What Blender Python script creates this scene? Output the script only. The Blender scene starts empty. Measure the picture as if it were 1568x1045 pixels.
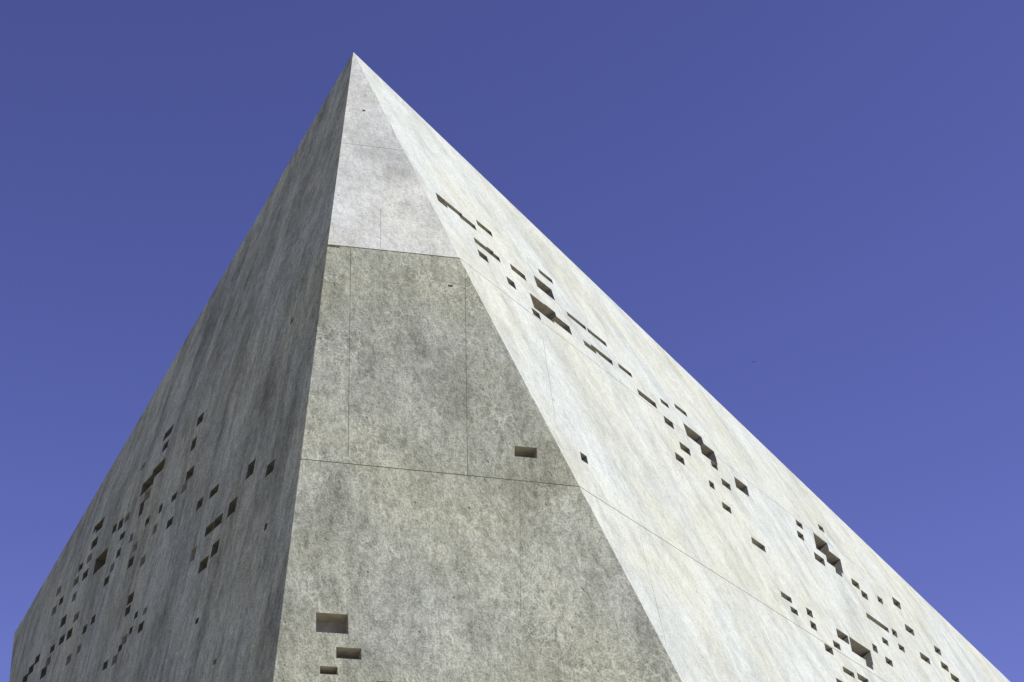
import bpy, bmesh, math, random
from mathutils import Vector, Matrix
random.seed(4)
W,H,F=1568.0,1045.0,2600.0
P=math.radians(25); cp,sp=math.cos(P),math.sin(P)
EYE=Vector((0,0,1.6))
sc=bpy.context.scene
cam_d=bpy.data.cameras.new("camera"); cam=bpy.data.objects.new("camera",cam_d)
sc.collection.objects.link(cam); sc.camera=cam
cam.location=EYE; cam.rotation_euler=(math.radians(90)+P,0,0)
cam_d.sensor_width=36; cam_d.lens=36*F/W; cam_d.clip_end=20000; cam_d.clip_start=0.1

# survey of the tower: sight lines from the photographer's position
def ray(px,py):
    x=(px-W/2)/F; y=(H/2-py)/F
    return Vector((x,cp-y*sp,sp+y*cp))
def hit(px,py,pt,n):
    d=ray(px,py); t=(pt-EYE).dot(n)/d.dot(n)
    return EYE+d*t
def az(a): a=math.radians(a); return Vector((math.cos(a),math.sin(a),0))

# ---- facets ----
d=ray(502,374); S1L=EYE+d*(15/d.z)
uF=az(14.0); lean=math.radians(14)
nF=Vector((uF.y,-uF.x,0))*math.cos(lean)+Vector((0,0,math.sin(lean)))
S1R=hit(703,395,S1L,nF)
BL=hit(418,1045,S1L,nF); BR=hit(1045,1045,S1L,nF)
lean2=math.radians(27)
e=(S1R-S1L).normalized()
nT0=Vector((uF.y,-uF.x,0))*math.cos(lean2)+Vector((0,0,math.sin(lean2)))
nT=(nT0-e*nT0.dot(e)).normalized()
A=hit(541,80,S1L,nT)
hR=az(60); nR=hR.cross(BR-S1R).normalized()
if nR.x<0: nR=-nR
hL=az(118); nL=hL.cross(BL-S1L).normalized()
if nL.x>0: nL=-nL
def toground(a,b):
    t=(0-a.z)/(b.z-a.z); return a+(b-a)*t
BLg=toground(S1L,BL); BRg=toground(S1R,BR)
GL=hit(22,970,S1L,nL); GL2=hit(14,1045,S1L,nL); GLg=toground(GL,GL2)
GR=hit(1600,1095,S1R,nR)
vR=nR.cross(hR).normalized()
GRg=GR+vR*(-GR.z/vR.z)
back=(GL+GR)*0.5+Vector((0,14,0)); back.z=0

def N(nt,t,**k):
    n=nt.nodes.new(t)
    for a,b in k.items():
        if a in n.inputs: n.inputs[a].default_value=b
        else: setattr(n,a,b)
    return n
def ramp(nt,src,stops):
    r=nt.nodes.new("ShaderNodeValToRGB"); el=r.color_ramp.elements
    while len(el)<len(stops): el.new(0.5)
    for q,(p,c) in zip(el,stops):
        q.position=p; q.color=(c[0],c[1],c[2],1) if hasattr(c,'__len__') else (c,c,c,1)
    nt.links.new(src,r.inputs[0]); return r.outputs[0]
def mix(nt,mode,fac,a,b):
    m=nt.nodes.new("ShaderNodeMix"); m.data_type='RGBA'; m.blend_type=mode
    for i,v in ((0,fac),(6,a),(7,b)):
        if hasattr(v,'links'): nt.links.new(v,m.inputs[i])
        elif hasattr(v,'__len__'): m.inputs[i].default_value=(*v,1)
        else: m.inputs[i].default_value=v
    return m.outputs[2]
def concrete(name,base,con=1.0,streak=1.0,bump=.55,grit=.3,crack=1.0,squig=.4):
    m=bpy.data.materials.new(name); m.use_nodes=True; nt=m.node_tree; L=nt.links
    b=nt.nodes["Principled BSDF"]; b.inputs["Roughness"].default_value=.9
    b.inputs["Specular IOR Level"].default_value=.2
    tc=nt.nodes.new("ShaderNodeTexCoord").outputs["Object"]
    def noise(s,det=6,rough=.6,dist=0,scale=(1,1,1)):
        mp=N(nt,"ShaderNodeMapping"); mp.inputs["Scale"].default_value=scale
        L.new(tc,mp.inputs[0])
        n=N(nt,"ShaderNodeTexNoise"); n.inputs["Scale"].default_value=s
        n.inputs["Detail"].default_value=det; n.inputs["Roughness"].default_value=rough
        n.inputs["Distortion"].default_value=dist
        L.new(mp.outputs[0],n.inputs["Vector"]); return n.outputs["Fac"]
    big=noise(.3,3,.55,.5); med=noise(1.2,8,.66,.5,(1,1,.6)); fine=noise(9,5,.7,0,(1,1,.6)); strk=noise(1.9,6,.62,.4,(1,1,.10))
    blot=noise(5.0,5,.6,.8,(1,1,.7)); patch=noise(.75,3,.5,.4,(1,1,.25)); gr=noise(30,2,.8)
    thin=noise(6.0,4,.6,.2,(1,1,.08))
    k=con
    c=mix(nt,'MIX',ramp(nt,big,[(.38,0),(.62,1)]),(base[0]*1.01,base[1]*.99,base[2]*.92),(base[0]*1.0,base[1]*1.01,base[2]*1.03))
    c=mix(nt,'MULTIPLY',1,c,ramp(nt,patch,[(.38,(1-.26*k,1-.26*k,1-.28*k)),(.56,1.0)]))
    c=mix(nt,'MULTIPLY',1,c,ramp(nt,med,[(.34,1-.36*k),(.50,1-.07*k),(.60,1.0)]))
    c=mix(nt,'MULTIPLY',1,c,ramp(nt,strk,[(.36,(1-.40*streak,1-.40*streak,1-.42*streak)),(.53,1.0)]))
    c=mix(nt,'MULTIPLY',1,c,ramp(nt,thin,[(.34,1-.22*streak),(.5,1.0)]))
    c=mix(nt,'MULTIPLY',1,c,ramp(nt,fine,[(.36,1-.34*k),(.55,1.0)]))
    c=mix(nt,'MULTIPLY',1,c,ramp(nt,gr,[(.34,1-grit),(.62,1.0+grit*.4)]))
    pale=tuple(min(.8,x*1.35) for x in base)
    c=mix(nt,'MIX',ramp(nt,blot,[(.55,0),(.70,.30*k)]),c,pale)
    # squiggly efflorescence
    wn=N(nt,"ShaderNodeTexNoise"); wn.inputs["Scale"].default_value=3.5; wn.inputs["Detail"].default_value=4
    L.new(tc,wn.inputs["Vector"])
    ad=N(nt,"ShaderNodeVectorMath",operation='MULTIPLY_ADD'); L.new(wn.outputs["Color"],ad.inputs[0]); ad.inputs[1].default_value=(.7,.7,.7); L.new(tc,ad.inputs[2])
    vo=N(nt,"ShaderNodeTexVoronoi",feature='DISTANCE_TO_EDGE'); vo.inputs["Scale"].default_value=3.0; L.new(ad.outputs[0],vo.inputs["Vector"])
    line=ramp(nt,vo.outputs[0],[(.0,1),(.06,0)])
    msk=ramp(nt,noise(.9,3,.5),[(.49,0),(.59,squig*k)])
    lm=mix(nt,'MULTIPLY',1,line,msk)
    c=mix(nt,'MIX',lm,c,tuple(min(.8,x*1.4) for x in base))
    # hairline shrinkage cracks
    vc=N(nt,"ShaderNodeTexVoronoi",feature='DISTANCE_TO_EDGE'); vc.inputs["Scale"].default_value=.55; L.new(ad.outputs[0],vc.inputs["Vector"])
    cr=mix(nt,'MULTIPLY',1,ramp(nt,vc.outputs[0],[(.0,1),(.010,0)]),ramp(nt,noise(.5,2,.5),[(.50,0),(.56,.45*crack)]))
    c=mix(nt,'MIX',cr,c,tuple(x*.4 for x in base))
    # blowholes
    v2=N(nt,"ShaderNodeTexVoronoi"); v2.inputs["Scale"].default_value=4.0; v2.inputs["Randomness"].default_value=1; L.new(tc,v2.inputs["Vector"])
    hole=ramp(nt,v2.outputs["Distance"],[(.07,1),(.12,0)])
    hm=mix(nt,'MULTIPLY',1,hole,ramp(nt,noise(2.2,2,.5),[(.52,0),(.57,.7)]))
    c=mix(nt,'MIX',hm,c,tuple(x*.42 for x in base))
    L.new(c,b.inputs["Base Color"])
    hgt=mix(nt,'ADD',.5,med,fine); hgt=mix(nt,'ADD',.6,hgt,blot); hgt=mix(nt,'SUBTRACT',.6,hgt,hm)
    bp=N(nt,"ShaderNodeBump"); bp.inputs["Strength"].default_value=bump; bp.inputs["Distance"].default_value=.05
    L.new(hgt,bp.inputs["Height"]); L.new(bp.outputs[0],b.inputs["Normal"])
    return m
def plain(name,col,rough=.6):
    m=bpy.data.materials.new(name); m.use_nodes=True; nt=m.node_tree; b=nt.nodes["Principled BSDF"]
    t=N(nt,"ShaderNodeTexCoord"); n=N(nt,"ShaderNodeTexNoise"); n.inputs["Scale"].default_value=6
    nt.links.new(t.outputs["Object"],n.inputs["Vector"])
    nt.links.new(ramp(nt,n.outputs["Fac"],[(.3,[x*.8 for x in col]),(.7,[x*1.15 for x in col])]),b.inputs["Base Color"])
    b.inputs["Roughness"].default_value=rough; return m
M_wall=concrete("board_marked_concrete",(.535,.555,.43),.85,.42,.6,.36,1,.55)
M_right=concrete("right_face_concrete",(.565,.595,.52),.42,.32,.38,.2,.8,.3)  # paler, less mottled base for the right face
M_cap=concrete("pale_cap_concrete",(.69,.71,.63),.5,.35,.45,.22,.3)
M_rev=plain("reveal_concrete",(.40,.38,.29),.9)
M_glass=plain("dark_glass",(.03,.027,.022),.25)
M_left=concrete("rain_streaked_lifted_concrete",(.68,.71,.465),.9,.85,.6,.38)  # streaked; base raised above true albedo, painting bounce light on the shaded side
M_revd=plain("shade_painted_reveal_concrete",(.17,.16,.11),.9)  # darker copy of the reveal concrete; opening shade put into its colour
MATS=(M_wall,M_right,M_cap,M_rev,M_glass,M_left,M_revd)

# ---- tower hull ----
bm=bmesh.new()
for v in (A,S1L,S1R,BLg,BRg,GL,GLg,GR,GRg,back): bm.verts.new(v)
bmesh.ops.convex_hull(bm,input=list(bm.verts))
bmesh.ops.recalc_face_normals(bm,faces=list(bm.faces))
for f in bm.faces:
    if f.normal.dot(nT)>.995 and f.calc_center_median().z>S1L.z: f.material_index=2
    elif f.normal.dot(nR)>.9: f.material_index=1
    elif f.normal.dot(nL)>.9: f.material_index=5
me=bpy.data.meshes.new("pyramid_shell"); bm.to_mesh(me); bm.free()
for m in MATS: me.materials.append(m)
shell=bpy.data.objects.new("pyramid_shell",me); sc.collection.objects.link(shell)

# ---- cutters ----
cb=bmesh.new()
def box(o,u,v,n,lu,lv,depth,out=.25,mi=3,glass=True):
    vs=[]
    for a in (-out,depth):
        for q,r in ((-1,-1),(1,-1),(1,1),(-1,1)):
            vs.append(cb.verts.new(o+u*lu/2*q+v*lv/2*r-n*a))
    quads=[(0,1,2,3),(7,6,5,4),(0,4,5,1),(1,5,6,2),(2,6,7,3),(3,7,4,0)]
    fs=[]
    for i,qd in enumerate(quads):
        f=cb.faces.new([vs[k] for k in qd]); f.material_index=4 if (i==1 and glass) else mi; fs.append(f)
    bmesh.ops.recalc_face_normals(cb,faces=fs)
def frame(h,n):
    v=n.cross(h).normalized()
    if v.z<0: v=-v
    return h,v,n
FF=frame(uF,nF); FR=frame(hR,nR); FL=frame(hL,nL); FT=frame(e,nT)
def opening(fr,pt,x,y,w,h,slope,depth,glass=True,lean=.2,mi=3):
    u,v,n=fr
    p0=hit(x,y,pt,n); p1=hit(x+w,y+slope*abs(w),pt,n); p2=hit(x+lean*h,y+h,pt,n)
    lu=abs((p1-p0).dot(u)); sgn=1 if (p1-p0).dot(u)>0 else -1
    vv=p0-p2; lv=vv.length; vv.normalize()
    o=p0+u*sgn*lu/2-vv*lv/2
    box(o,u,vv,n,lu+.004*random.random(),lv+.004*random.random(),depth+random.random()*.08,glass=glass,mi=mi)
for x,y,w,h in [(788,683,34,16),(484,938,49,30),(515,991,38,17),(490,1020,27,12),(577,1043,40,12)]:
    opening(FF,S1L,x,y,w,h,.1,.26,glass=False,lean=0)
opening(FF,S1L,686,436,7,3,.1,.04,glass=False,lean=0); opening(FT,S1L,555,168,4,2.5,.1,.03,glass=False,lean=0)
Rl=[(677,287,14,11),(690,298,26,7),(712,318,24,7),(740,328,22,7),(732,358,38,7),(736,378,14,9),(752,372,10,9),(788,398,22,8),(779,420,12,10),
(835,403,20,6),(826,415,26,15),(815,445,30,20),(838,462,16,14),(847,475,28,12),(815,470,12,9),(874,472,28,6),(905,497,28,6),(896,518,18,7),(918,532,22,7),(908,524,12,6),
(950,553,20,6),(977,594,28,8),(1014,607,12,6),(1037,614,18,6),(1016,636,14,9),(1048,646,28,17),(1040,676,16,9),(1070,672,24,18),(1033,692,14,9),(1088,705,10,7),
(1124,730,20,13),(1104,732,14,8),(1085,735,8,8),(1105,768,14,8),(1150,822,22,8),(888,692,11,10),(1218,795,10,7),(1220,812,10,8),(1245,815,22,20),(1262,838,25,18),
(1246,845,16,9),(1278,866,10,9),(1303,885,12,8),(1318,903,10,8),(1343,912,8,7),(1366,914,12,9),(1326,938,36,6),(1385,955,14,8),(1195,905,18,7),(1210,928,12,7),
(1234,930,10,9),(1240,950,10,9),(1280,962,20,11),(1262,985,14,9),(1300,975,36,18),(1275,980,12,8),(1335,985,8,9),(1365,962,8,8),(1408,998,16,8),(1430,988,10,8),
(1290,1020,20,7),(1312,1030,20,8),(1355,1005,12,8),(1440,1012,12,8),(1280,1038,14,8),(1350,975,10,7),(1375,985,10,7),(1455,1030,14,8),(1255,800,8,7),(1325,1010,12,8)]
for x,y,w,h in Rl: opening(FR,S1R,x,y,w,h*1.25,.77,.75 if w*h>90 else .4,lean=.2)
Ll=[(422,702,12,18),(392,702,11,22),(450,485,4,8),(313,630,9,14),(302,668,7,16),(264,648,13,13),(259,672,8,12),(298,712,11,15),(288,735,8,14),(254,700,18,16),(238,722,18,18),(232,745,9,16),
(222,765,6,20),(200,782,7,12),(190,792,7,14),(336,740,13,12),(312,760,9,14),(364,760,12,22),(342,785,13,15),(328,798,12,14),(302,835,8,20),(337,825,11,20),(320,850,13,18),
(160,790,10,16),(151,820,9,13),(166,838,18,24),(176,860,6,12),(206,850,8,14),(224,848,8,14),(136,870,8,12),(122,880,8,12),(95,895,7,12),(103,940,8,14),(112,960,8,14),(206,905,9,15),(201,925,8,13),
(221,950,8,14),(196,970,8,13),(181,1000,8,14),(166,1010,7,12),(122,935,8,12),(147,940,6,12),(98,912,6,10),(73,1018,9,15),(53,1015,8,13),(79,1003,7,13),(332,1008,5,8),(266,790,9,12),(242,800,6,14),
(272,752,8,10),(250,770,5,12),(410,800,4,10),(222,705,6,10),(305,945,5,8),
(180,800,6,12),(192,812,7,10),(212,828,7,12),(186,838,6,12),(142,845,7,12),(128,860,6,10),(168,880,7,12),(118,905,6,12),(88,925,7,12),(134,955,6,12),(100,970,8,12),(85,985,7,10),(62,1000,7,12),(44,1030,8,12),(110,1000,7,14),(125,985,6,12),(212,935,5,10),(188,985,6,10),(204,958,5,10),(226,928,6,10),(150,800,6,10),(205,815,5,12),(230,790,6,10)]
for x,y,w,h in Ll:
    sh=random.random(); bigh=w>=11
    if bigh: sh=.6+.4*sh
    opening(FL,S1L,x,y,-w*1.1,h*1.05,1.1,.25+.5*sh,lean=-.2,mi=6 if sh>.4 else 3,glass=sh>.3)  # mixes shade-painted reveals with lighter ones that stand in for glimmers
def groove(fr,pt,a,b,wd=.025,dp=.03):
    u,v,n=fr; pa=hit(*a,pt,n); pb=hit(*b,pt,n)
    dd=(pb-pa); l=dd.length; dd.normalize(); vv=n.cross(dd)
    box((pa+pb)/2,dd,vv,n,l,wd,dp+random.random()*.004,out=.05,glass=False)
def hgroove(fr,pt,p0,length,wd=.022,dp=.03,back=0):
    u,v,n=fr; o=hit(*p0,pt,n)
    box(o+u*(length-back)/2,u,v,n,length+back,wd,dp+random.random()*.004,out=.05,glass=False)
groove(FF,S1L,(501,376),(520,378.5),.05,.12)
groove(FF,S1L,(505,375),(706,396),.022,.03)
groove(FF,S1L,(450,702),(890,745.5),.017,.018)
groove(FF,S1L,(537,385),(533,700),.008,.008)
groove(FF,S1L,(712,405),(716,728),.008,.008)
groove(FF,S1L,(796,745),(797,945),.005,.005)
groove(FT,S1L,(515,218),(620,231),.010,.012)
groove(FT,S1L,(583,320),(583,380),.006,.006)
groove(FT,S1L,(575,120),(606,215),.006,.006)
hgroove(FR,S1R,(703,395),30,.018,.018)
hgroove(FR,S1R,(887,745),30,.018,.018)
groove(FR,S1R,(830,510),(850,640),.007,.007)
groove(FR,S1R,(980,822),(1020,985),.007,.007)
cm=bpy.data.meshes.new("cut"); cb.to_mesh(cm); cb.free()
for m in MATS: cm.materials.append(m)
cut=bpy.data.objects.new("cut",cm); sc.collection.objects.link(cut)
bo=shell.modifiers.new("b",'BOOLEAN'); bo.operation='DIFFERENCE'; bo.object=cut; bo.solver='EXACT'; bo.use_self=True
try: bo.material_mode='INDEX'
except Exception as ex: print(ex)
dg=bpy.context.evaluated_depsgraph_get(); dg.update()
nm=bpy.data.meshes.new_from_object(shell.evaluated_get(dg)); shell.modifiers.clear(); shell.data=nm; nm.name="pyramid_shell"
bpy.data.objects.remove(cut)
tower=bpy.data.objects.new("concrete_pyramid_building",None); sc.collection.objects.link(tower); shell.parent=tower

# ---- ground ----
gm=bpy.data.meshes.new("ground"); s=6000
gm.from_pydata([(-s,-s,-.004),(s,-s,-.004),(s,s,-.004),(-s,s,-.004)],[],[(0,1,2,3)])
g=bpy.data.objects.new("ground",gm); sc.collection.objects.link(g); gm.materials.append(plain("pale_paving",(.38,.36,.25),.9))

# ---- distant bird ----
bb=bmesh.new()
pts=[(0,-.22,0),(.05,-.1,0),(.06,.05,0),(0,.25,0),(-.06,.05,0),(-.05,-.1,0),(0,0,.06),(0,0,-.06)]
vv=[bb.verts.new(p) for p in pts]
for i in range(6):
    bb.faces.new((vv[i],vv[(i+1)%6],vv[6])); bb.faces.new((vv[(i+1)%6],vv[i],vv[7]))
for sx in (1,-1):
    a=[bb.verts.new(p) for p in ((0,-.08,.02),(0,.08,.02),(.25*sx,.06,.12),(.25*sx,-.08,.12),(.5*sx,.0,.05))]
    bb.faces.new((a[0],a[1],a[2],a[3])); bb.faces.new((a[3],a[2],a[4]))
bme=bpy.data.meshes.new("bird"); bb.to_mesh(bme); bb.free(); bme.materials.append(plain("dark_plumage",(.03,.03,.03)))
bird=bpy.data.objects.new("bird",bme); sc.collection.objects.link(bird); bird.location=EYE+ray(1155,555)*260

# ---- light ----
SE,SA=math.radians(45),-10   # sun elevation, azimuth from +X
sd=az(SA)*math.cos(SE)+Vector((0,0,math.sin(SE)))
sl=bpy.data.lights.new("sun",'SUN'); sl.energy=4.9; sl.angle=math.radians(.5); sl.color=(1,.975,.91)
so=bpy.data.objects.new("sun",sl); sc.collection.objects.link(so); so.rotation_euler=sd.to_track_quat('Z','Y').to_euler()
w=bpy.data.worlds.new("World"); sc.world=w; w.name="sky"; w.use_nodes=True; nt=w.node_tree
sk=N(nt,"ShaderNodeTexSky",sky_type='NISHITA'); sk.sun_disc=False; sk.sun_elevation=SE
sk.sun_rotation=math.radians(90-SA); sk.air_density=.8; sk.dust_density=.3; sk.ozone_density=3
tint=mix(nt,'MULTIPLY',1,sk.outputs[0],(.77,.575,.98))
bg=nt.nodes["Background"]; nt.links.new(tint,bg.inputs[0]); bg.inputs[1].default_value=.124
sc.view_settings.view_transform='Standard'; sc.view_settings.look='None'; sc.view_settings.exposure=0
